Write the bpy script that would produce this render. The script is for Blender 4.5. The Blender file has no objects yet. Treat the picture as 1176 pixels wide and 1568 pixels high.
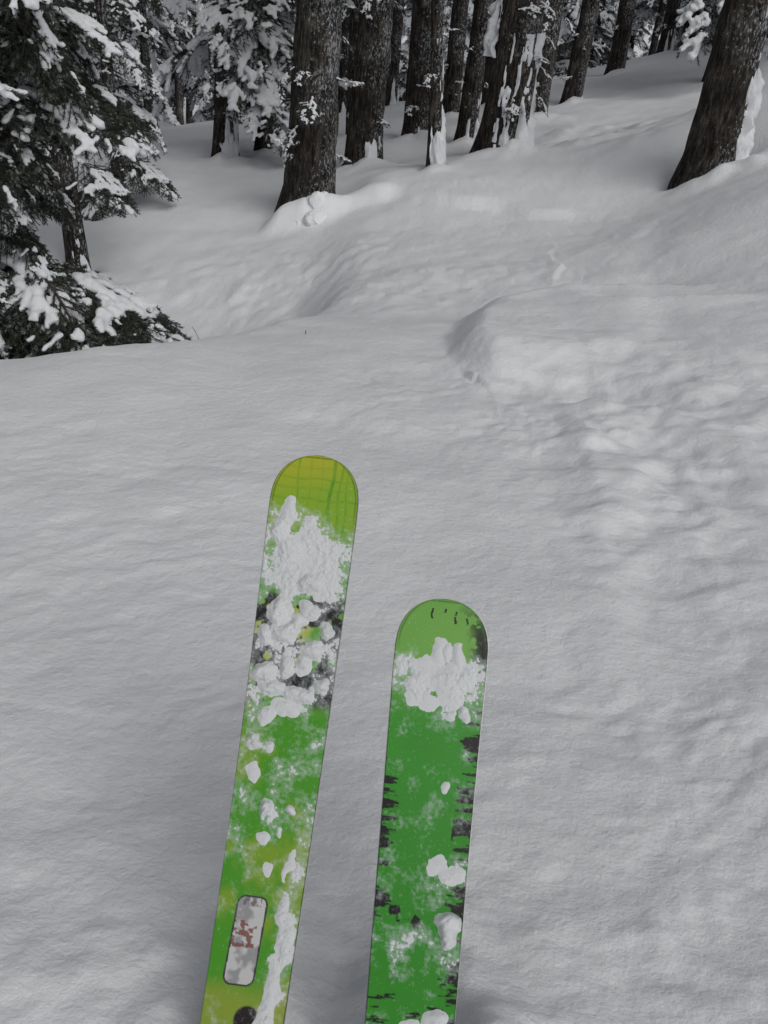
import bpy, math, random, numpy as np
from mathutils import Matrix, Vector
RNG=np.random.RandomState(7); random.seed(7)
COL=bpy.context.scene.collection
# ---------------------------------------------------------------- noise
def _h(ix,iy,seed):
    n=(ix.astype(np.int64)*374761393+iy.astype(np.int64)*668265263+seed*1442695041)&0xffffffff
    n=((n^(n>>13))*1274126177)&0xffffffff
    n=(n^(n>>16))&0xffff
    return n/32767.5-1.0
def vn(x,y,seed=0):
    x=np.asarray(x,float);y=np.asarray(y,float)
    ix=np.floor(x);iy=np.floor(y);fx=x-ix;fy=y-iy
    fx=fx*fx*fx*(fx*(fx*6-15)+10);fy=fy*fy*fy*(fy*(fy*6-15)+10)
    a=_h(ix,iy,seed);b=_h(ix+1,iy,seed);c=_h(ix,iy+1,seed);d=_h(ix+1,iy+1,seed)
    return (a*(1-fx)+b*fx)*(1-fy)+(c*(1-fx)+d*fx)*fy
def fbm(x,y,seed=0,o=4,g=.5):
    s=0;a=1;t=0;x=np.asarray(x,float);y=np.asarray(y,float)
    for i in range(o):
        ca,sa=math.cos(i*.9),math.sin(i*.9)
        s=s+a*vn((x*ca-y*sa)*(2**i)+i*17.3,(x*sa+y*ca)*(2**i)-i*9.1,seed+i);t+=a;a*=g
    return s/t
def sst(a,b,x):
    t=np.clip((x-a)/(b-a),0,1);return t*t*(3-2*t)
# ---------------------------------------------------------------- mesh helpers
def mk_mesh(name,V,polys,mats=(),midx=None,smooth=True):
    V=np.asarray(V,np.float32)
    me=bpy.data.meshes.new(name)
    ls=[];lt=[];off=0
    for p in polys:
        p=np.asarray(p,np.int32)
        if len(p)==0: continue
        k=p.shape[1];ls.append(p.ravel());lt.append(np.full(len(p),k,np.int32))
    li=np.concatenate(ls);lt=np.concatenate(lt);st=np.concatenate([[0],np.cumsum(lt)[:-1]]).astype(np.int32)
    me.vertices.add(len(V));me.vertices.foreach_set('co',V.ravel())
    me.loops.add(len(li));me.loops.foreach_set('vertex_index',li)
    me.polygons.add(len(lt));me.polygons.foreach_set('loop_start',st);me.polygons.foreach_set('loop_total',lt)
    for m in mats: me.materials.append(m)
    if midx is not None: me.polygons.foreach_set('material_index',np.asarray(midx,np.int32))
    me.polygons.foreach_set('use_smooth',np.full(len(lt),smooth))
    me.update(calc_edges=True);me.validate()
    return me
def grid_faces(nr,nc,close=False):
    j=np.arange(nr-1)[:,None];c=nc if close else nc-1
    i=np.arange(c)[None,:];i2=(i+1)%nc
    return np.stack([j*nc+i,j*nc+i2,(j+1)*nc+i2,(j+1)*nc+i],-1).reshape(-1,4)
def obj(name,me,parent=None,loc=(0,0,0)):
    o=bpy.data.objects.new(name,me);o.location=loc
    COL.objects.link(o)
    if parent: o.parent=parent
    return o
# ---------------------------------------------------------------- materials
def newmat(name):
    m=bpy.data.materials.new(name);m.use_nodes=True;nt=m.node_tree;b=nt.nodes['Principled BSDF'];return m,nt,b
def N(nt,t,**k):
    n=nt.nodes.new(t)
    for a,v in k.items(): setattr(n,a,v)
    return n
def noise(nt,vec,scale,detail=4,rough=.55):
    n=N(nt,'ShaderNodeTexNoise');n.inputs['Scale'].default_value=scale;n.inputs['Detail'].default_value=detail;n.inputs['Roughness'].default_value=rough
    if vec is not None: nt.links.new(vec,n.inputs['Vector'])
    return n
def ramp(nt,fac,stops):
    r=N(nt,'ShaderNodeValToRGB');e=r.color_ramp.elements
    e[0].position=stops[0][0];e[0].color=(*stops[0][1],1);e[1].position=stops[-1][0];e[1].color=(*stops[-1][1],1)
    for p,c in stops[1:-1]:
        x=e.new(p);x.color=(*c,1)
    nt.links.new(fac,r.inputs[0]);return r
def mat_snow(name,scale=1.0,base=(.82,.835,.86),strength=.25,sc2=70,dist=.006,det=4):
    m,nt,b=newmat(name)
    g=N(nt,'ShaderNodeNewGeometry');pos=g.outputs['Position']
    n1=noise(nt,pos,3*scale,2);r=ramp(nt,n1.outputs[0],[(.3,tuple(c*.95 for c in base)),(.7,base)])
    nt.links.new(r.outputs[0],b.inputs['Base Color'])
    b.inputs['Roughness'].default_value=.75;b.inputs['Specular IOR Level'].default_value=.15
    n2=noise(nt,pos,sc2*scale,det,.65)
    bp=N(nt,'ShaderNodeBump');bp.inputs['Strength'].default_value=strength;bp.inputs['Distance'].default_value=dist
    nt.links.new(n2.outputs[0],bp.inputs['Height']);nt.links.new(bp.outputs[0],b.inputs['Normal'])
    return m
M_SNOW=mat_snow('snow',sc2=26,dist=.02,strength=.5,det=7)
M_SNOWS=mat_snow('snow_on_ski',scale=4,strength=.3,base=(.66,.68,.70))
M_SNOWT=mat_snow('snow_on_tree',base=(.72,.74,.77),strength=.5)
def mat_bark():
    m,nt,b=newmat('bark')
    tc=N(nt,'ShaderNodeTexCoord');mp=N(nt,'ShaderNodeMapping');mp.inputs['Scale'].default_value=(1,1,.16)
    nt.links.new(tc.outputs['Object'],mp.inputs[0])
    n1=noise(nt,mp.outputs[0],30,6,.75)
    r=ramp(nt,n1.outputs[0],[(.38,(.008,.0073,.0068)),(.5,(.034,.029,.026)),(.68,(.10,.089,.080))])
    n4=noise(nt,tc.outputs['Object'],3.2,5,.7)
    r4=ramp(nt,n4.outputs[0],[(.45,(.8,.8,.8)),(.7,(1.8,1.85,1.7))])
    mu=N(nt,'ShaderNodeMixRGB',blend_type='MULTIPLY');mu.inputs[0].default_value=1
    nt.links.new(r.outputs[0],mu.inputs[1]);nt.links.new(r4.outputs[0],mu.inputs[2])
    g=N(nt,'ShaderNodeNewGeometry')
    dt=N(nt,'ShaderNodeVectorMath',operation='DOT_PRODUCT');dt.inputs[1].default_value=(.8,-.45,.5)
    nt.links.new(g.outputs['Normal'],dt.inputs[0])
    mp2=N(nt,'ShaderNodeMapping');mp2.inputs['Scale'].default_value=(1,1,.5);nt.links.new(tc.outputs['Object'],mp2.inputs[0])
    n2=noise(nt,mp2.outputs[0],46,5,.8);n3=noise(nt,tc.outputs['Object'],1.6,2,.5)
    s1=N(nt,'ShaderNodeMath',operation='MULTIPLY_ADD');s1.inputs[1].default_value=.09
    nt.links.new(dt.outputs['Value'],s1.inputs[0]);nt.links.new(n2.outputs[0],s1.inputs[2])
    s2=N(nt,'ShaderNodeMath',operation='MULTIPLY_ADD');s2.inputs[1].default_value=.35
    nt.links.new(n3.outputs[0],s2.inputs[0]);nt.links.new(s1.outputs[0],s2.inputs[2])
    rs=ramp(nt,s2.outputs[0],[(.77,(0,0,0)),(.89,(1,1,1))])
    mx=N(nt,'ShaderNodeMixRGB');nt.links.new(rs.outputs[0],mx.inputs[0]);nt.links.new(mu.outputs[0],mx.inputs[1]);mx.inputs[2].default_value=(.45,.47,.50,1)
    nt.links.new(mx.outputs[0],b.inputs['Base Color']);b.inputs['Roughness'].default_value=.95;b.inputs['Specular IOR Level'].default_value=.1
    bp=N(nt,'ShaderNodeBump');bp.inputs['Strength'].default_value=.9;bp.inputs['Distance'].default_value=.03
    nt.links.new(n1.outputs[0],bp.inputs['Height']);nt.links.new(bp.outputs[0],b.inputs['Normal'])
    return m
M_BARK=mat_bark()
def mat_needles():
    m,nt,b=newmat('fir_needles')
    tc=N(nt,'ShaderNodeTexCoord')
    n1=noise(nt,tc.outputs['Object'],9,3,.6)
    r=ramp(nt,n1.outputs[0],[(.35,(.014,.019,.013)),(.65,(.046,.056,.036))])
    n2=noise(nt,tc.outputs['Object'],16,4,.75)
    rs=ramp(nt,n2.outputs[0],[(.54,(0,0,0)),(.66,(1,1,1))])
    mx=N(nt,'ShaderNodeMixRGB');nt.links.new(rs.outputs[0],mx.inputs[0]);nt.links.new(r.outputs[0],mx.inputs[1]);mx.inputs[2].default_value=(.40,.43,.45,1)
    nt.links.new(mx.outputs[0],b.inputs['Base Color']);b.inputs['Roughness'].default_value=.6;b.inputs['Specular IOR Level'].default_value=.25
    return m
M_NEED=mat_needles()
m,nt,b=newmat('twig_wood');b.inputs['Roughness'].default_value=.9
_n=noise(nt,None,30,3);_r=ramp(nt,_n.outputs[0],[(.3,(.02,.018,.016)),(.7,(.07,.062,.055))]);nt.links.new(_r.outputs[0],b.inputs['Base Color']);M_WOOD=m
m,nt,b=newmat('ski_topsheet');a=N(nt,'ShaderNodeVertexColor',layer_name='col')
nt.links.new(a.outputs[0],b.inputs['Base Color']);nt.links.new(a.outputs['Alpha'],b.inputs['Roughness']);b.inputs['Specular IOR Level'].default_value=.22;M_SKI=m
m,nt,b=newmat('ski_sidewall');b.inputs['Roughness'].default_value=.4
_n=noise(nt,None,50,3);_r=ramp(nt,_n.outputs[0],[(.3,(.012,.014,.012)),(.7,(.03,.035,.03))]);nt.links.new(_r.outputs[0],b.inputs['Base Color']);M_SIDE=m
m,nt,b=newmat('ski_edge_steel');b.inputs['Metallic'].default_value=.9;b.inputs['Roughness'].default_value=.35
_n=noise(nt,None,80,3);_r=ramp(nt,_n.outputs[0],[(.3,(.25,.25,.26)),(.7,(.45,.45,.47))]);nt.links.new(_r.outputs[0],b.inputs['Base Color']);M_STEEL=m
# ---------------------------------------------------------------- terrain
C=np.array([(-1.75,3.9,-0.74),(0.0,2.9,-0.53),(-1.62,4.4,-0.85),(-1.1,5.0,-1.01),(-0.67,5.9,-1.25),(-2.31,7,-2.05),(-1.76,8,-2.3),(-3.54,10,-2.62),(-3.1,11,-2.58),(-3.42,14,-2.73),(-4.6,18,-3.45),(-4.31,26,-5.23),(-0.28,7.5,-1.66),(-0.72,9,-2.0),(-1.14,11.3,-2.34),(-0.66,13.5,-2.48),(0.02,16.5,-2.76),(0.65,19.5,-3.08),(-0.5,22,-3.56),(1.14,13,-1.97),(0.24,12,-1.97),(1.93,17,-2.44),(2.75,19,-2.58),(4.3,24,-2.95),(5.95,27,-3.03),(3.05,10.5,-1.3),(3.72,11.5,-0.72),(2.98,8.5,-0.94),(2.14,5.5,-0.85),(1.83,7,-1.28),(1.73,9.5,-1.67),(1.38,3,-.51),(.66,4.6,-.9),
(2.6,14,-1.95),(3.6,16.5,-2.15),
(0,0,.16),(-2,0,.16),(2,0,.26),(0,-3,.6),(-3,-3,.6),(3,-3,.9),(0,.7,.03),(0,1,-.08),(-1,1,-.1),(1,1,-.04),(0,2,-.36),(-1,2,-.38),(1,2,-.3),
(0,35,-8),(-15,35,-10),(15,35,-5),(0,60,-13),(40,60,-8),(-40,60,-14),(-40,20,-8),(40,20,6),(40,0,8),(-40,0,-4),(0,-30,6),(-40,-30,2),(40,-30,10),(0,90,-13),(-110,130,8),(110,130,12),(0,130,6)],float)
def tps(C):
    n=len(C);d=np.hypot(C[:,None,0]-C[None,:,0],C[:,None,1]-C[None,:,1])
    K=d*d*np.log(d+1e-9)+np.eye(n)*0.02
    Pm=np.c_[np.ones(n),C[:,:2]];A=np.zeros((n+3,n+3));A[:n,:n]=K;A[:n,n:]=Pm;A[n:,:n]=Pm.T
    return np.linalg.solve(A,np.r_[C[:,2],0,0,0])
S=tps(C)
TREES=[# x,y,dia,leanx,leany
(-1.14,11.45,.54,.02,0),(-.66,13.4,.46,.03,0),(.24,12.0,.16,-.06,0),(.02,16.5,.40,0,0),(.65,19.5,.32,.01,0),(1.12,12.8,.56,.02,0),(1.93,17,.37,.01,0),(2.75,19,.33,.02,0),(4.3,24,.37,0,0),(5.95,27,.34,0,0),(6.6,27.5,.34,0,0),(3.0,10.4,.50,.0,0),(-4.57,18,.16,-.02,0),(-2.65,14.5,.34,.02,0),(-2.2,15,.27,.03,0),(-3.5,12,.16,0,0),(-3.4,10,.22,-.02,0),(-2.34,5.35,.26,0,0),(-.5,22,.26,0,0),(-1.46,21,.22,0,0),(.75,15.5,.28,.02,0),(1.35,20.5,.3,0,0),(-1.0,17.5,.3,0,0)]
def seg_d(x,y,pts):
    best=np.full(x.shape,1e9);sg=np.zeros(x.shape)
    for (ax,ay),(bx,by) in zip(pts[:-1],pts[1:]):
        dx,dy=bx-ax,by-ay;L=dx*dx+dy*dy
        t=np.clip(((x-ax)*dx+(y-ay)*dy)/L,0,1)
        d=np.hypot(x-ax-t*dx,y-ay-t*dy);s=np.sign((x-ax)*dy-(y-ay)*dx)
        m=d<best;best=np.where(m,d,best);sg=np.where(m,s,sg)
    return best*sg
def H(x,y,fine=True):
    x=np.atleast_1d(np.asarray(x,float));y=np.atleast_1d(np.asarray(y,float))
    o=S[-3]+S[-2]*x+S[-1]*y
    for i,c in enumerate(C):
        r2=(x-c[0])**2+(y-c[1])**2
        o=o+S[i]*.5*r2*np.log(r2+1e-18)
    d=np.hypot(x,y)
    o=o+fbm(x/3.1,y/3.1,3,3)*.09*sst(1.5,7,d)
    o=o+fbm(x/1.1+5,y/1.1,11,3)*.040*sst(1,5,d)+fbm(x/.45,y/.45,12,3)*.018*sst(.3,1.5,d)
    s=seg_d(x,y,[(-6,3.6),(-2.6,4.15),(-1.62,4.55),(-1.1,5.1),(-.72,5.9),(-.45,7.0)])
    fd=1-sst(-1.0,-.35,x)
    o=o-.30*sst(0,.75,-s)*np.exp(-np.clip(-s-.8,0,99)/2.2)*fd
    o=o+.03*np.exp(-(s/.5)**2)*fd
    a=math.radians(36);u=x*math.cos(a)+y*math.sin(a);v=-x*math.sin(a)+y*math.cos(a)
    w=vn(u/.25,v/.25,40)*.12+vn(u/.9,v/.9,41)*.3
    o=o+(fbm(u/.070,(v+w)/.042,21,2)*.0055+fbm(u/.15+7,(v+w)/.10,25,3)*.0065)*(1-.4*sst(7,14,d))*(.6+.5*vn(x/.8,y/.8,44))*(.85+.4*sst(-.5,1,x))
    warp=fbm(x/.45,y/.45,55,2)*.10
    s=seg_d(x+warp,y+warp*.6,[(.42,4.9),(.33,5.5),(.36,6.0),(.55,6.7),(.85,6.95),(1.25,7.1),(1.6,7.0)])
    m=sst(-.04,.22,s)*np.exp(-np.clip(s,0,9)/1.5)*sst(4.4,5.4,y)*(1-sst(1.4,2.4,x))
    o=o+.19*m
    s=seg_d(x+warp,y,[(1.25,7.6),(1.2,6.9),(1.3,6.5),(2.4,6.35)])
    o=o+.08*sst(-.08,.2,s)*np.exp(-np.clip(s,0,9)/.6)*sst(1.0,1.4,x)*(1-sst(2.0,3,x))
    s=seg_d(x+warp,y+warp,[(.35,5.1),(.6,4.75),(.95,4.7),(1.2,4.35),(1.5,4.3)])
    o=o-.02*np.exp(-(s/.09)**2)*sst(.2,.5,x)*(1-sst(1.3,1.8,x))
    # terrace in front of the big trunk
    o=o+.18*sst(-.05,.2,x+1.62+warp*.6)*sst(-.05,.25,y-(10.75+.3*(x+1.6))+warp)*np.exp(-np.clip(y-10.9,0,99)/1.3)*(1-sst(-.5,.1,x))
    s=seg_d(x+warp,y+warp*1.5,[(-.6,11.3),(.1,10.9),(1.0,10.3),(1.9,9.9)])
    o=o+.09*sst(0,.2,-s)*np.exp(-np.clip(-s,0,9)/1.2)*sst(-.9,-.2,x)*(1-sst(1.5,2.3,x))
    # old drifted-in track
    s=seg_d(x+warp*.8,y,[(2.2,9.0),(1.75,6.6),(1.45,5.0),(1.05,3.6),(.95,2.4),(1.2,1.2)])
    o=o-.025*np.exp(-(s/.16)**2)*(.6+.5*vn(x/.4,y/.4,66))*sst(1,2,y)
    # disturbed snow, sluff lumps
    mk=np.exp(-(((x-1.3)/.7)**2+((y-4.2)/1.1)**2))+.7*np.exp(-(((x-.95)/.35)**2+((y-2.9)/1.0)**2))
    o=o+mk*(fbm(x/.3,y/.3,71,3)*.075+np.abs(fbm(x/.12,y/.12,75,2))*.018)
    mk=np.exp(-(((x+1.5)/1.8)**2+((y-9.2)/1.0)**2))+.7*np.exp(-(((x-.2)/1.3)**2+((y-7.6)/.7)**2))
    o=o+mk*np.abs(fbm(x/.25,y/.25,81,3))*.06
    mk=np.exp(-(((x-2.4)/1.0)**2+((y-14.)/2.)**2))
    o=o+mk*fbm(x/.45,y/.45,85,3)*.14
    mk=np.exp(-((x/1.4)**2+((y-.8)/.35)**2))
    o=o+mk*fbm(x/.13,y/.13,91,3)*.032
    o=o+.10*np.exp(-(((x-.215)/.06)**2+((y-.74)/.10)**2))*(1+.3*fbm(x/.05,y/.05,93,2))
    o=o-.03*np.exp(-(((x+.01)/.07)**2+((y-.85)/.3)**2))
    for (tx,ty,dd,_,_) in TREES:
        r=np.hypot(x-tx,y-ty)
        o=o+(.05+.14*dd)*np.exp(-(((x-tx-.05)/(dd*.75))**2+((y-ty+dd*.6)/(dd*.5))**2))*(1+.5*vn(x/.15,y/.15,5))
        o=o-.14*np.exp(-((r-dd*.3)/(dd*.6))**2)*sst(-.1,.4,(y-ty+.1)/dd)
    return o
nx,ny=880,1080
ux=np.linspace(-1,1,nx);xs=np.sinh(ux*5.6)/np.sinh(5.6)*140+.3
uy=np.linspace(-.62,1,ny);ys=np.sinh(uy*5.0)/np.sinh(5.0)*138+1.2
X,Y=np.meshgrid(xs,ys);Z=H(X.ravel(),Y.ravel())
me=mk_mesh('snow_ground',np.c_[X.ravel(),Y.ravel(),Z],[grid_faces(ny,nx)],[M_SNOW]);obj('snow_ground',me)
def hz(x,y): return float(H(x,y)[0])
# ---------------------------------------------------------------- icosphere blobs -> remeshed snow
def ico(sub=2):
    import bmesh
    bm=bmesh.new();bmesh.ops.create_icosphere(bm,subdivisions=sub,radius=1)
    V=np.array([v.co[:] for v in bm.verts]);Fc=np.array([[v.index for v in f.verts] for f in bm.faces]);bm.free();return V,Fc
ICO=ico(2)
def remesh_blobs(bl,vox,disp=.0,seed=1):
    Vs=[];Fs=[];o=0
    for (x,y,z,a,b2,c) in bl:
        Vs.append(ICO[0]*np.array([a,b2,c])+np.array([x,y,z]));Fs.append(ICO[1]+o);o+=len(ICO[0])
    me=mk_mesh('tmp',np.concatenate(Vs),[np.concatenate(Fs)])
    ob=bpy.data.objects.new('tmp',me);COL.objects.link(ob)
    md=ob.modifiers.new('r','REMESH');md.mode='VOXEL';md.voxel_size=vox
    sm=ob.modifiers.new('s','SMOOTH');sm.iterations=2;sm.factor=.5
    dg=bpy.context.evaluated_depsgraph_get();ev=ob.evaluated_get(dg);m2=ev.to_mesh()
    V=np.empty(len(m2.vertices)*3,np.float32);m2.vertices.foreach_get('co',V);V=V.reshape(-1,3)
    L=np.empty(len(m2.loops),np.int32);m2.loops.foreach_get('vertex_index',L);Q=L.reshape(-1,4)
    ev.to_mesh_clear();bpy.data.objects.remove(ob);bpy.data.meshes.remove(me)
    if disp:
        V=V+np.c_[vn(V[:,1]/disp/4,V[:,2]/disp/4+V[:,0]*9,seed),vn(V[:,0]/disp/4,V[:,2]/disp/4,seed+1),vn(V[:,0]/disp/4,V[:,1]/disp/4,seed+2)]*disp
    return V,Q
# ---------------------------------------------------------------- bough templates
def tubes(segs):
    V=[];Fc=[];o=0
    for p0,p1,r0,r1 in segs:
        d=p1-p0;n=np.linalg.norm(d)
        if n<1e-6: continue
        d=d/n;a=np.cross(d,[0,0,1.]);
        if np.linalg.norm(a)<1e-3:a=np.array([1.,0,0])
        a/=np.linalg.norm(a);b2=np.cross(d,a)
        for k in range(4):
            c=math.cos(k*math.pi/2)*a+math.sin(k*math.pi/2)*b2
            V.append(p0+c*r0);V.append(p1+c*r1)
        for k in range(4):
            k2=(k+1)%4;Fc.append([o+2*k,o+2*k2,o+2*k2+1,o+2*k+1])
        o+=8
    return np.array(V),np.array(Fc)
def bough(name,seed,droop=.5,nt_=24,tl=.42,need=1.0,snow=1.0,step=.008,tdroop=.35,lift=.15,nl=.026,vox=.011,bare=0.0,rad=1.0):
    rs=np.random.RandomState(seed)
    ax=lambda t:np.array([t,.05*math.sin(t*4+seed),lift*t-droop*t*t])
    lines=[]
    main=[ax(t) for t in np.linspace(0,1,16)];lines.append((main,.011,.003,bare))
    for i in range(nt_):
        t=.12+bare*.5+(.86-bare*.5)*(i+rs.rand()*.5)/nt_;s=1 if i%2 else -1
        l=tl*((1-t)**.8+.16)*(.75+.5*rs.rand());ang=math.radians(48+rs.uniform(-14,10))
        p=ax(t);d=np.array([math.cos(ang),s*math.sin(ang),-.15*rs.rand()])
        pts=[p+d*l*q+np.array([0,0,-tdroop*l*q*q*(1+rs.rand()*.3)]) for q in np.linspace(0,1,6)]
        lines.append((pts,.005,.002,0))
        if l>.12:
            for q in (.3,.5,.68,.85):
                for s2 in (1,-1):
                    if rs.rand()<.2: continue
                    a2=ang*s+s2*math.radians(42);l2=l*.42*(1.1-q*.5)*(.7+.5*rs.rand())
                    p2=p+d*l*q+np.array([0,0,-tdroop*l*q*q]);d2=np.array([math.cos(a2),math.sin(a2),-.1-.5*tdroop])
                    lines.append(([p2+d2*l2*k for k in (0,.5,1)],.003,.0015,0))
    segs=[];NV=[];blobs=[]
    for pts,r0,r1,b0 in lines:
        n=len(pts)-1;bl_on=rs.rand()<.8*snow
        for i in range(n):
            a,b2=pts[i],pts[i+1];segs.append((a,b2,r0+(r1-r0)*i/n,r0+(r1-r0)*(i+1)/n))
            L=np.linalg.norm(b2-a);k=int(L/step*5*need)
            if k and (i/n)>=b0:
                q=rs.rand(k,1);P0=a+(b2-a)*q;d=(b2-a)/L
                rd=rs.normal(size=(k,3));rd-=(rd@d)[:,None]*d;rd/=np.linalg.norm(rd,axis=1)[:,None]
                nd=d*.8+rd*.7;nd/=np.linalg.norm(nd,axis=1)[:,None]
                w=np.cross(nd,rs.normal(size=(k,3)));w/=np.linalg.norm(w,axis=1)[:,None]
                ll=nl*(.7+.5*rs.rand(k,1))
                NV.append(np.stack([P0+w*.0022,P0-w*.0022,P0+nd*ll],1))
            if bl_on or (r0>.01):
                for q in np.arange(0,1,.014/max(L,.01)):
                    p=a+(b2-a)*q
                    c=vn(p[0]*7+seed,p[1]*7,seed+3)+.4*vn(p[0]*23+seed,p[1]*23,seed+4)
                    if c>.5-.75*snow:
                        r=(.010+.014*np.clip(c+.6,0,1.6))*(1.3 if r0>.01 else .8)*(.75+.5*rs.rand())*rad
                        blobs.append((p[0],p[1]+rs.normal()*.005,p[2]+r*.45,r,r,r*.75))
    NV=np.concatenate(NV).reshape(-1,3) if NV else np.zeros((0,3))
    NF=np.arange(len(NV)).reshape(-1,3)
    TV,TF=tubes(segs)
    if blobs: SV,SF=remesh_blobs(blobs,vox,.004,seed)
    else: SV,SF=np.zeros((0,3)),np.zeros((0,4),int)
    V=np.concatenate([NV,TV,SV]);polys=[NF,TF+len(NV),SF+len(NV)+len(TV)]
    mi=np.r_[np.zeros(len(NF)),np.ones(len(TF)),np.full(len(SF),2)]
    return mk_mesh(name,V,polys,[M_NEED,M_WOOD,M_SNOWT],mi,smooth=True)
B_HEAVY=[bough('bough_snowy_%d'%i,10+i,droop=.85,nt_=24,tl=.42,snow=.95,tdroop=.7,lift=.1,rad=1.2) for i in range(3)]
B_FLAT=[bough('bough_%d'%i,20+i,droop=.45,nt_=28,tl=.45,snow=.5,tdroop=.4) for i in range(3)]
B_DARK=[bough('bough_dark_%d'%i,30+i,droop=.6,nt_=32,tl=.40,snow=.28,tdroop=.8,rad=.8) for i in range(3)]
B_BARE=[bough('bough_bare_%d'%i,40+i,droop=-.15+.3*i,nt_=12,tl=.3,snow=.8,need=.25,tdroop=.2,bare=.5,rad=.8) for i in range(2)]
# ---------------------------------------------------------------- trunks & trees
def trad(dia,h,z): return dia/2*(1-.75*np.clip(z,0,h)/h)+dia*.18*np.exp(-np.clip(z+.1,0,9)/.25)
def tcen(lx,ly,z,seed): return lx*z+.03*np.sin(z*.6+seed),ly*z+.03*np.cos(z*.5+seed)
def trunk_mesh(name,dia,h,lx,ly,seed,ns=40,dz=.06):
    nz=int(h/dz);z=np.linspace(-.5,h,nz);th=np.linspace(0,2*math.pi,ns,endpoint=False)
    T,Zz=np.meshgrid(th,z)
    r=dia/2*(1-.75*np.clip(Zz,0,h)/h)+dia*.18*np.exp(-np.clip(Zz+.1,0,9)/.25)*(1+.25*np.sin(T*5+seed))
    k=np.round(dia*22)+6
    bark=np.abs(vn(T/(2*math.pi)*k+.3*vn(Zz*2,T,seed),Zz*2.2,seed))
    wrap=sst(.93,1,T/(2*math.pi));bark=bark*(1-wrap)+wrap*np.abs(vn(0*T,Zz*2.2,seed))
    r=r+dia*.05*(bark-.3)+dia*.03*vn(T/2/math.pi*3,Zz*1.3,seed+2)*(1-wrap)
    Xc,Yc=tcen(lx,ly,Zz,seed)
    V=np.c_[(Xc+r*np.cos(T)).ravel(),(Yc+r*np.sin(T)).ravel(),Zz.ravel()]
    return mk_mesh(name,V,[grid_faces(nz,ns,True)],[M_BARK])
def plaster(e,P,z0,z1,a0,a1,thick,seed,bias=0.0):
    """wind-packed snow stuck in patches on one side of a trunk"""
    dia,h,lx,ly,sd=P
    nz=max(8,int((z1-z0)/.018));na=46
    z=np.linspace(z0,z1,nz);th=np.radians(np.linspace(a0,a1,na));T,Zz=np.meshgrid(th,z)
    q=(Zz-z0)/(z1-z0);p=(T-th[0])/(th[-1]-th[0])
    topn=.62+.38*vn(T*dia*7,0*T,seed+9)
    env=np.sin(np.clip(p,0,1)*math.pi)**.8*sst(0,.35,topn-q)
    n=fbm(T*dia*9,Zz*3.2,seed,4,.6)
    m=env-.62+1.1*n*(1-.55*sst(.4,0,Zz-.05))+bias
    t=thick*np.clip(m*1.5,-.35,1)**1*(1+.35*fbm(T*dia*14,Zz*14,seed+5,3))
    r=trad(dia,h,Zz)+dia*.025+t;Xc,Yc=tcen(lx,ly,Zz,sd)
    V=np.c_[(Xc+r*np.cos(T)).ravel(),(Yc+r*np.sin(T)).ravel(),Zz.ravel()]
    Fq=grid_faces(nz,na);Fq=Fq[(m.ravel()[Fq].max(1)>-.06)]
    if len(Fq): obj('packed_snow',mk_mesh('packed_snow',V,[Fq],[M_SNOWT]),e)
CL_=[]
for i in range(3):
    rs=np.random.RandomState(60+i)
    bl=[(rs.normal()*.3,rs.normal()*.3,rs.normal()*.3,.6+.3*rs.rand(),.55+.3*rs.rand(),.55+.4*rs.rand()) for k in range(7)]
    V,Q=remesh_blobs(bl,.09,.06,i);CL_.append(mk_mesh('snow_clump_%d'%i,V,[Q],[M_SNOW]))
def put(mesh,name,parent,loc,az,pitch,sc,roll=0):
    o=bpy.data.objects.new(name,mesh);COL.objects.link(o);o.parent=parent
    m=Matrix.Translation(loc)@Matrix.Rotation(az,4,'Z')@Matrix.Rotation(pitch,4,'Y')@Matrix.Rotation(roll,4,'X')@Matrix.Diagonal((sc,sc,sc,1))
    o.matrix_local=m;return o
def tree(x,y,dia,lx,ly,seed,h=11,nb=30,zlo=3.5,zhi=None,bl=(1.2,1.8),sets=None,tw=6,name='fir_tree',pl=True,lenf=None,pitch=(-.1,.3)):
    rs=np.random.RandomState(seed)
    e=bpy.data.objects.new(name,None);e.location=(x,y,hz(x,y));COL.objects.link(e)
    obj('trunk',trunk_mesh('trunk',dia,h,lx,ly,seed),e)
    if pl and dia>.2: plaster(e,(dia,h,lx,ly,seed),-.3,rs.uniform(.3,1.0),-120,20,.05,seed,.06)
    sets=sets or (B_FLAT+B_HEAVY+B_DARK);zhi=zhi or h*.97
    for i in range(nb):
        z=zlo+(zhi-zlo)*(i+rs.rand())/nb;f=(z-zlo)/(zhi-zlo+.01)
        az=rs.rand()*6.283;r=dia/2*(1-.75*z/h)*.7
        L=rs.uniform(*bl)*(1-.6*f)
        if lenf:
            L=lenf(z)*rs.uniform(.85,1.12)
            if z<1.2 and 3.5<az<5.3: L*=.5
        put(sets[rs.randint(len(sets))],'bough',e,(lx*z+r*math.cos(az),ly*z+r*math.sin(az),z),az,rs.uniform(*pitch),L)
    for i in range(tw):
        z=rs.uniform(.5,zlo+1.5);az=rs.rand()*6.283;r=dia/2*.85
        put((B_BARE+B_FLAT)[rs.randint(5)],'twig',e,(lx*z+r*math.cos(az),ly*z+r*math.sin(az),z),az,rs.uniform(-.2,.7),rs.uniform(.15,.38))
    return e
def clump(e,loc,sc,rot=0,k=0):
    o=bpy.data.objects.new('snow_clump',CL_[k%3]);COL.objects.link(o);o.parent=e;o.location=loc;o.scale=sc;o.rotation_euler=(0,0,rot);return o
def lf(z): return float(np.interp(z,[.4,.7,1.05,1.15,1.5,1.75,2.1,3,7],[.86,1.05,1.0,.4,.45,.62,.82,.85,.3]))
ts=[]
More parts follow.
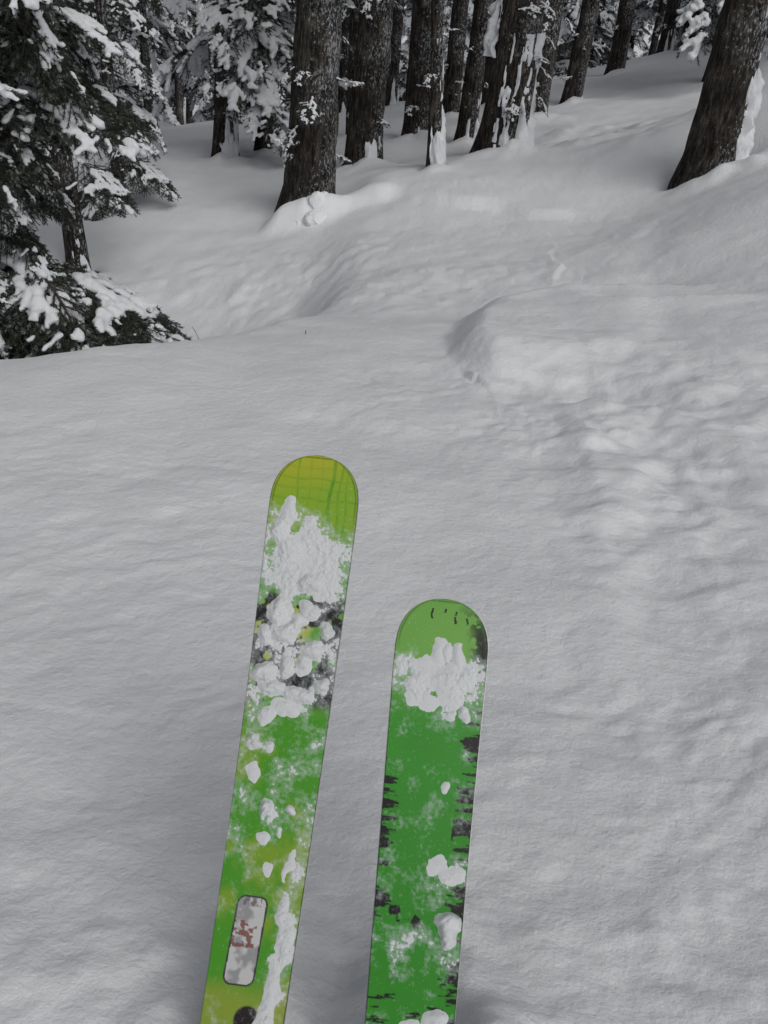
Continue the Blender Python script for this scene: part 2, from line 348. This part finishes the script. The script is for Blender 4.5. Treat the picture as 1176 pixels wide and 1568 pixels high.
for i,(x,y,dd,lx,ly) in enumerate(TREES):
    kw={}
    if i==12: kw=dict(nb=26,zlo=1.4,bl=(.8,1.2),sets=B_HEAVY)
    elif i in(13,14): kw=dict(nb=54,zlo=1.3,bl=(.9,1.6),sets=B_HEAVY+B_HEAVY+B_FLAT,tw=2)
    elif i==15: kw=dict(nb=60,zlo=.25,h=6,bl=(.6,.9),sets=B_HEAVY+B_FLAT+B_DARK)
    elif i==16: kw=dict(nb=50,zlo=1.2,h=9,bl=(.8,1.2),sets=B_FLAT+B_DARK)
    elif i==17: kw=dict(nb=200,zlo=.5,h=7,sets=B_DARK+B_DARK+B_FLAT,tw=4,lenf=lf,pitch=(-.05,.5))
    elif i==2: kw=dict(nb=8,zlo=4,h=8,bl=(.5,.8),tw=14,pl=False)
    elif i in(0,5): kw=dict(nb=12,zlo=4.5,h=14,tw=44,pl=False)
    elif i==11: kw=dict(nb=12,zlo=3.8,h=12,tw=8,pl=False)
    else: kw=dict(nb=10,zlo=3.8,h=12,tw=14)
    ts.append(tree(x,y,dd,lx,ly,100+i,**kw))
pr=lambda i:(TREES[i][2],{0:14,5:14,2:8,15:6,16:9,17:7}.get(i,12) if i not in(12,13,14) else 11,TREES[i][3],TREES[i][4],100+i)
clump(ts[0],(.16,-.34,.12),(.14,.12,.20),.3,0);clump(ts[0],(.10,-.40,.0),(.22,.15,.13),.9,1)
clump(ts[1],(.12,-.3,.05),(.17,.12,.13),.3,1)
plaster(ts[2],pr(2),-.2,1.5,-120,60,.045,11,.42)
plaster(ts[5],pr(5),-.3,1.4,-120,20,.07,12,.42);plaster(ts[5],pr(5),1.1,2.4,-225,-150,.10,13,.15)
plaster(ts[11],pr(11),-.3,1.8,-55,50,.09,14,.0);plaster(ts[0],pr(0),-.3,.4,-110,-30,.06,15,.0)
plaster(ts[17],pr(17),-.3,1.1,-150,-20,.12,16,.3)
for z,az,p,sc,st in [(1.0,-.35,.15,1.08,B_HEAVY[0]),(.95,.1,.2,1.08,B_FLAT[1]),(.75,-.1,.4,1.1,B_DARK[0]),(.7,-.6,.4,1.05,B_DARK[1]),(.8,.3,.35,.95,B_FLAT[0]),(.6,-.3,.4,1.0,B_DARK[2]),(.85,-.2,.45,1.15,B_DARK[1]),(.9,-.5,.5,1.1,B_DARK[0]),
    (1.9,-.2,.0,.85,B_FLAT[2]),(2.0,.3,.0,.85,B_DARK[0]),(2.1,-1.3,-.1,.9,B_BARE[0]),(1.95,-1.0,-.1,.9,B_BARE[1]),(2.3,-.8,-.2,1.0,B_BARE[0]),(2.2,-1.6,0,.9,B_BARE[1])]:
    put(st,'bough',ts[17],(.1*math.cos(az),.1*math.sin(az),z),az,p,sc)
# distant forest: one instanced mass
fc=[]
for k in range(4):
    c=bpy.data.collections.new('fir_template_%d'%k);rs=np.random.RandomState(300+k);h=13
    t=bpy.data.objects.new('trunk',trunk_mesh('far_trunk',.34,h,0,0,200+k,18,.3));c.objects.link(t)
    zl=[1.0,2.4,4.0,1.6][k];nb=[64,48,34,54][k]
    for i in range(nb):
        z=zl+(h-zl-.3)*(i+rs.rand())/nb;f=(z-zl)/(h-zl);az=rs.rand()*6.283
        o=bpy.data.objects.new('bough',(B_HEAVY+B_HEAVY+B_FLAT)[rs.randint(9)]);c.objects.link(o)
        o.matrix_local=Matrix.Translation((0,0,z))@Matrix.Rotation(az,4,'Z')@Matrix.Rotation(rs.uniform(-.1,.3),4,'Y')@Matrix.Scale(rs.uniform(1.4,2.1)*(1-.7*f),4)
    fc.append(c)
df=bpy.data.objects.new('distant_forest',None);COL.objects.link(df)
rs=np.random.RandomState(5);placed=[(t[0],t[1]) for t in TREES];cnt=0
for k in range(2500):
    y=rs.uniform(18,58);x=rs.uniform(-.62,.62)*y+rs.uniform(-3,3)
    md=1.8 if y<42 else 2.4
    if y<36 and -7<x<1+(y-12)*.42: continue
    if any((x-a)**2+(y-b2)**2<md*md for a,b2 in placed): continue
    placed.append((x,y));e=bpy.data.objects.new('fir',None);e.instance_type='COLLECTION';e.instance_collection=fc[rs.randint(4)]
    e.location=(x,y,hz(x,y)-.1);e.rotation_euler=(0,0,rs.rand()*6.28);s=rs.uniform(.7,1.15);e.scale=(s,s,s);COL.objects.link(e);e.parent=df;cnt+=1
    if cnt>=120: break
# small twigs poking out of the snow
for (x,y,hh,sd) in [(-1.76,8.0,.24,1),(-.52,5.6,.06,2)]:
    rs=np.random.RandomState(sd);sg=[]
    for k in range(3 if hh>.1 else 1):
        a=rs.uniform(-.5,.9);p=np.array([rs.uniform(-.05,.05),0,-.03])
        for q in range(4):
            n=p+np.array([math.sin(a)*hh/4,rs.normal()*.005,math.cos(a)*hh/4]);sg.append((p,n,.0045-.0007*q,.004-.0007*q));p=n;a+=rs.normal()*.15
    V,Fc=tubes(sg);obj('bare_twig',mk_mesh('bare_twig',V,[Fc],[M_WOOD]),None,(x,y,hz(x,y)))
# ---------------------------------------------------------------- skis
def ski(name,tip,bot,W0,W1,paint,lumps,frost,seed,L_ext=.6):
    tip=np.array(tip);bot=np.array(bot);A=bot-tip;L=np.linalg.norm(A);A=A/L
    Wd=np.cross(A,[0,0,1.]);Wd/=np.linalg.norm(Wd)
    if Wd[0]<0: Wd=-Wd
    Nn=np.cross(A,Wd);Nn=Nn if Nn[2]>0 else -Nn
    sag=.03;LT=L+L_ext
    s=np.concatenate([np.linspace(0,.10,110)**1.0*np.linspace(0,1,110)**.8,np.arange(.1011,LT,.0012)])
    nc=121;t=np.linspace(-1,1,nc)
    lam=s/L;cen=np.where(s[:,None]<=L,tip+A*s[:,None]-Nn*(4*sag*lam*(1-lam))[:,None],0)
    th0=math.asin(-A[2])-4*sag/L;hd=np.array([A[0],A[1],0]);hd/=np.linalg.norm(hd)
    p=bot.copy();prev=L
    for i in range(len(s)):
        if s[i]>L:
            ds=s[i]-prev;prev=s[i];q=(s[i]-L)/L_ext;th=th0*(1-q)
            p=p+ds*(hd*math.cos(th)-np.array([0,0,1])*math.sin(th));cen[i]=p
    tan=np.gradient(cen,axis=0);tan/=np.linalg.norm(tan,axis=1)[:,None]
    nor=np.cross(tan,Wd);nor*=np.sign(nor[:,2:3])
    hw=np.interp(s,[0,.11,L,LT],[W0,W0,W1,W1*.98])/2
    e=.085;q=np.clip((e-s)/e,0,1);hw=hw*np.maximum(1-q**2.5,1e-4)**(1/2.1)
    Sg,Tg=np.meshgrid(s,t,indexing='ij')
    P=cen[:,None,:]+Wd*(hw[:,None]*Tg)[...,None]+0*nor[:,None,:]
    E=bpy.data.objects.new(name,None);COL.objects.link(E)
    xm=Tg*hw[:,None]
    col,rough=paint(Sg,xm,Tg,hw[:,None]+0*Tg,L,seed)
    hs=np.zeros_like(Sg)
    warp1=fbm(Sg*38,xm*38,seed+5,3);warp2=fbm(Sg*38+9,xm*38+4,seed+6,3);fine=fbm(Sg*220,xm*220,seed+7,3)
    for (ls,lx,ra,rb,hh) in lumps:
        ls=ls*L;d=np.sqrt(((Sg-ls+warp1*.011)/(ra*.92))**2+((xm-lx+warp2*.011)/(rb*.92))**2)
        dome=np.clip(1-d*d,0,1)
        b_=hh*.78*dome**1.15*(1+.07*fine+.2*warp1)
        hs=np.maximum(hs,b_)+.25*np.minimum(hs,b_)
    fr=frost(Sg/L,xm,Tg)+.12*np.clip(hs/.006,0,1)
    sp=fbm(Sg*210,xm*210,seed+8,4,.7)*.5+.5
    sp2=fbm(Sg*38,xm*38,seed+9,4)*.5+.5
    fv=sp*.42+sp2*.58+fr
    hs=hs+np.clip((fv-.62)*8,0,1)*.0009*(1+.5*fine)+np.clip(fv-.70,0,.5)*.009*(1+.3*fine+.3*warp1)
    hs=hs*sst(0,.0025,hw[:,None]-np.abs(xm))
    dust=np.clip((fv-.45)*2.8,0,1)**1.3*.85+np.clip(fbm(Sg*420,xm*420,seed+3,2)-.62,0,1)*1.2
    dust=np.clip(dust,0,.9)[...,None];col=col*.86*(1-dust)+np.array([.58,.61,.63])*dust
    rough=rough*(1-dust[...,0])+.8*dust[...,0]
    me=mk_mesh('topsheet',P.reshape(-1,3),[grid_faces(len(s),nc)],[M_SKI])
    ca=me.color_attributes.new('col','FLOAT_COLOR','POINT')
    ca.data.foreach_set('color',np.concatenate([col,rough[...,None]],-1).astype(np.float32).ravel())
    obj('topsheet',me,E)
    rows=np.arange(0,len(s),3);k=17;th=np.interp(s[rows],[0,.15,L,LT],[.004,.006,.011,.014])
    tt=np.linspace(-1,1,k)[None,:]+0*rows[:,None]
    c_=cen[rows];n_=nor[rows];h_=hw[rows]
    def sub(off,w): return c_[:,None,:]+Wd*((h_*1.0+w)[:,None]*tt)[...,None]+n_[:,None,:]*np.broadcast_to(off,tt.shape)[...,None]
    top=sub(-.0006*np.ones((len(rows),1)),.0002);btm=sub(-th[:,None],.0008)
    ring=np.concatenate([top,btm[:,::-1]],1)
    obj('sidewall_and_base',mk_mesh('body',ring.reshape(-1,3),[grid_faces(len(rows),2*k,True)],[M_SIDE],smooth=False),E)
    for sgn,nm in((-1,'steel_edge_left'),(1,'steel_edge_right')):
        a=c_+Wd*((h_+.0013)*sgn)[:,None]-n_*(th-.0018)[:,None];b2=c_+Wd*((h_+.0013)*sgn)[:,None]-n_*(th+.0005)[:,None]
        c2=c_+Wd*((h_-.001)*sgn)[:,None]-n_*(th+.0005)[:,None];d2=c_+Wd*((h_-.001)*sgn)[:,None]-n_*(th-.0018)[:,None]
        rg=np.stack([a,b2,c2,d2],1)
        obj(nm,mk_mesh(nm,rg.reshape(-1,3),[grid_faces(len(rows),4,True)],[M_STEEL],smooth=False),E)
    Ps=P+nor[:,None,:]*(hs-.0004)[...,None]
    Fq=grid_faces(len(s),nc);keep=(hs.ravel()[Fq].max(1)>.0006);Fq=Fq[keep]
    used=np.unique(Fq);rm=-np.ones(Ps.shape[0]*nc,int);rm[used]=np.arange(len(used))
    obj('snow_cover',mk_mesh('snow_cover',Ps.reshape(-1,3)[used],[rm[Fq]],[M_SNOWS]),E)
    return E
def lerp(a,b,f): return np.asarray(a)*(1-f[...,None])+np.asarray(b)*f[...,None]
def paintL(S_,x,T,hw,L,seed):
    v=S_/L;g=fbm(S_*12,x*12,seed,4)
    green=np.array([.075,.33,.020]);lime=np.array([.26,.45,.03]);yel=np.array([.46,.48,.03])
    c=lerp(yel,lime,sst(-.02,.13,v+.03*g+.9*np.clip(x,0,1)))
    h=np.zeros_like(v)
    for k,(pos,w) in enumerate([(-.030,.0025),(-.010,.003),(.008,.002),(.026,.0045),(.040,.0035),(.052,.003)]):
        h=np.maximum(h,sst(1,.2,np.abs(x-pos+.002*np.sin(S_*60+k)+.0015*g)/w)*(.3+.35*(k%3==0)+.3*(x>.015))*(S_>.006)*(S_<.15))
    for k,(pos,w) in enumerate([(.022,.003),(.040,.003),(.056,.004),(.074,.003),(.095,.003)]):
        h=np.maximum(h,sst(1,.2,np.abs(S_-pos+.0015*np.sin(x*90+k))/w)*(.25+.25*(k%2)))
    h=h*(.75+.5*fbm(S_*90,x*90,seed+30,2))
    c=lerp(c,[.10,.33,.02],np.clip(h,0,1))
    c=lerp(c,[.13,.38,.05],sst(.12,.2,v+.03*g))
    c=lerp(c,[.45,.50,.10],sst(.0,.35,fbm(S_*22,x*22,seed+31,3))*sst(.27,.3,v)*(1-sst(.47,.5,v)))
    blk=sst(-.02,.08,fbm(S_*45,x*45,seed+33,4)+.3*np.abs(T)-.0)*sst(.26,.28,v)*(1-sst(.46,.49,v))
    c=lerp(c,[.02,.02,.02],blk)
    lg=sst(.47,.50,v+.01*g);gl=lerp(green,[.22,.38,.03],sst(-.0,.4,fbm(S_*14,x*20,seed+35,4)))
    c=lerp(c,gl,lg)
    c=lerp(c,[.33,.38,.05],sst(.92,.97,v+.03*g)*.7)
    sx=(x+.012)*1.0+(S_-.87*L)*.04;sy=(S_-.875*L);hx,hy=.0205,.058
    qx=np.abs(sx)-hx+.010;qy=np.abs(sy)-hy+.010
    d=np.hypot(np.clip(qx,0,9),np.clip(qy,0,9))+np.minimum(np.maximum(qx,qy),0)-.010
    c=lerp(c,[.05,.05,.05],sst(.0022,.0014,np.abs(d-.0008)));
    st=lerp([.60,.60,.60],[.33,.33,.34],sst(-.05,.25,fbm(S_*45,x*45,seed+41,3)))
    ins=(d<0).astype(float);c=lerp(c,st,ins)
    txt=(np.abs(sy+.008)<.018)*(np.abs(sx+.004)<.017)*(fbm(S_*190,x*150,seed+42,2)>.02)
    c=lerp(c,[.24,.08,.07],txt*.9*ins)
    txt=(np.abs(sy+.052)<.006)*(np.abs(sx)<.014)*(fbm(S_*200,x*300,seed+43,2)>0)
    c=lerp(c,[.15,.14,.16],txt*.8*ins)
    d=np.hypot(x-.006,S_-.995*L);c=lerp(c,[.02,.015,.015],sst(.02,.017,d));
    ed=np.minimum(hw-np.abs(x),np.where(S_<.05,S_,1));c=lerp(c,[.07,.16,.02],sst(.0020,.0012,np.abs(ed-.004))*.6*sst(.16,.08,v))
    c=lerp(c,[.02,.03,.015],sst(.0010,.0004,ed))
    return c,np.full(v.shape,.28)
def paintR(S_,x,T,hw,L,seed):
    v=S_/L;g=fbm(S_*9,x*9,seed,4)
    c=lerp([.17,.42,.07],[.04,.29,.022],sst(.12,.35,v+.03*g))
    c=c*(1+.12*g[...,None]);K=[.012,.012,.012]
    ed=hw-np.abs(x)
    fs=fbm(S_*170,x*34,seed+3,4);fb=fbm(S_*60,x*60,seed+6,4)
    A_=np.exp(-((v-.13)/.10)**4)*sst(.038,.012,ed+.006*fb)*(x>0)
    c=lerp(c,K,sst(.0,.08,fb+.50*A_-.20)*A_)
    A_=np.maximum(np.exp(-((v-.36)/.05)**2),.6*sst(.4,.5,v))*sst(.034,.0,ed)*(x>0)
    c=lerp(c,K,sst(.05,.12,fs+.5*A_-.15)*(A_>.05))
    A_=np.maximum(np.exp(-((v-.55)/.08)**2),np.exp(-((v-.77)/.03)**2))*sst(.028,.0,ed)*(x<0)
    c=lerp(c,K,sst(.05,.12,fs+.6*A_-.27)*(A_>.05))
    A_=np.exp(-((v-.78)/.025)**2)*sst(.01,-.02,x)
    c=lerp(c,K,sst(.0,.1,fb+.5*A_-.35)*(A_>.1))
    c=lerp(c,K,sst(.02,.1,fs-.35)*sst(.9,.95,v))
    for (vx,px,l) in [(.04,-.020,.016),(.045,.018,.020),(.03,.000,.006),(.05,.036,.014)]:
        d=np.maximum(np.abs(x-px+.0015*fb+.001*np.sin(S_*300))-.0016,np.abs(S_-vx*L)-l/2);c=lerp(c,K,(d<0)*1.0*(fbm(S_*300,x*200,9,2)>-.2))
    ed2=np.minimum(ed,np.where(S_<.05,S_,1));c=lerp(c,[.04,.14,.02],sst(.0020,.0012,np.abs(ed2-.004))*.6*sst(.16,.08,v));c=lerp(c,[.015,.02,.012],sst(.0010,.0004,ed2))
    return c,np.full(v.shape,.30)
LL=[(.115,-.042,.030,.018,.006),(.15,-.045,.035,.022,.007),(.19,-.03,.04,.035,.006),(.16,.0,.04,.025,.002),(.20,.025,.045,.03,.002),(.235,-.01,.04,.045,.003),(.25,.008,.018,.022,.012),(.25,.035,.03,.025,.002),
(.305,-.035,.025,.028,.012),(.345,-.018,.020,.032,.014),(.355,-.05,.016,.014,.010),(.30,.015,.02,.02,.009),(.33,.045,.018,.012,.010),(.37,.030,.020,.020,.011),(.325,.0,.018,.016,.010),(.42,-.045,.020,.018,.013),(.405,-.012,.018,.018,.012),(.40,.018,.016,.014,.009),(.45,-.028,.02,.026,.011),(.455,.012,.018,.030,.009),(.435,.046,.013,.013,.009),(.50,-.035,.016,.014,.006),(.485,-.005,.016,.03,.005),
(.545,-.042,.013,.011,.009),(.55,-.015,.012,.008,.004),(.60,-.04,.024,.014,.003),(.66,-.012,.015,.011,.013),(.66,.03,.007,.008,.007),(.71,-.01,.010,.010,.004),(.70,.015,.012,.008,.004),(.75,.035,.03,.008,.003),(.76,.0,.014,.012,.002),(.83,.04,.04,.012,.004),(.88,.045,.04,.013,.004),(.95,.035,.05,.016,.005),(1.02,.03,.05,.02,.007)]
def frL(v,x,T):
    f=-.08+.30*np.exp(-(np.abs(v-.19)/.085)**3)*(1-.35*sst(.04,.07,x))+.17*np.exp(-(np.abs(v-.38)/.12)**3)+.06*np.exp(-((v-.62)/.14)**2)+.2*np.exp(-((x-.045)/.015)**2)*sst(.7,.8,v)+.05*sst(.5,.55,v)
    f=f-.5*(1-sst(.06,.11,v))
    f=f-.22*np.exp(-(((v-.875)/.08)**2+((x+.01)/.035)**2))
    return f
ski('ski',(-.1136,1.413,.614),(-.144,.741,.082),.145,.117,paintL,LL,frL,500)
LR=[(.13,-.005,.028,.016,.005),(.145,.028,.022,.014,.007),(.135,.010,.016,.010,.006),(.19,-.02,.03,.03,.004),(.205,.015,.033,.033,.007),(.195,.042,.028,.018,.006),(.245,-.04,.026,.022,.003),(.265,-.015,.02,.02,.002),(.29,.045,.012,.010,.006),(.295,.025,.012,.009,.005),(.255,.02,.022,.03,.003),
(.47,.025,.010,.008,.003),(.66,.02,.022,.02,.0015),(.68,.045,.016,.020,.003),(.80,.042,.026,.018,.020),(.775,.035,.015,.012,.016),(.99,.035,.02,.025,.007),(1.04,.0,.035,.03,.006)]
def frR(v,x,T):
    f=-.13+.26*np.exp(-(np.abs(v-.205)/.075)**3)+.15*np.exp(-((v-.69)/.06)**2)+.15*np.exp(-((v-.84)/.06)**2)+.10*np.exp(-((v-.5)/.06)**2)*(x>.0)+.10*np.exp(-((v-.3)/.03)**2)
    return f-.5*(1-sst(.08,.13,v+.5*np.clip(x,0,1)))
ski('ski',(.110,1.240,.472),(.090,.725,.146),.146,.121,paintR,LR,frR,700)
# ---------------------------------------------------------------- light, camera
w=bpy.data.worlds.new("World");bpy.context.scene.world=w;w.use_nodes=True;nt=w.node_tree
bg=nt.nodes['Background'];sky=N(nt,'ShaderNodeTexSky');sky.sky_type='NISHITA';sky.sun_disc=False
EL,AZ=math.radians(50),math.radians(145)
sky.sun_elevation=EL;sky.sun_rotation=AZ;sky.dust_density=4;sky.air_density=1.5
hs=N(nt,'ShaderNodeHueSaturation');hs.inputs['Saturation'].default_value=.25
nt.links.new(sky.outputs[0],hs.inputs['Color']);nt.links.new(hs.outputs[0],bg.inputs['Color']);bg.inputs['Strength'].default_value=.058
sl=bpy.data.lights.new('sun','SUN');sl.energy=1.0;sl.angle=math.radians(40);sl.color=(1,.98,.95)
so=bpy.data.objects.new('sun',sl);COL.objects.link(so)
dv=Vector((math.sin(AZ)*math.cos(EL),math.cos(AZ)*math.cos(EL),math.sin(EL)));so.rotation_euler=dv.to_track_quat('Z','Y').to_euler()
cd=bpy.data.cameras.new('camera');co=bpy.data.objects.new('camera',cd);COL.objects.link(co)
cd.sensor_fit='VERTICAL';cd.sensor_height=24;cd.lens=12/(784/1539);cd.clip_end=1000;cd.clip_start=.05
co.matrix_world=Matrix.Translation((0,0,1.5))@Matrix.Rotation(math.radians(55),4,'X')@Matrix.Rotation(math.radians(4.5),4,'Z')
sc=bpy.context.scene;sc.camera=co
sc.view_settings.view_transform='Standard';sc.view_settings.look='None';sc.view_settings.exposure=0
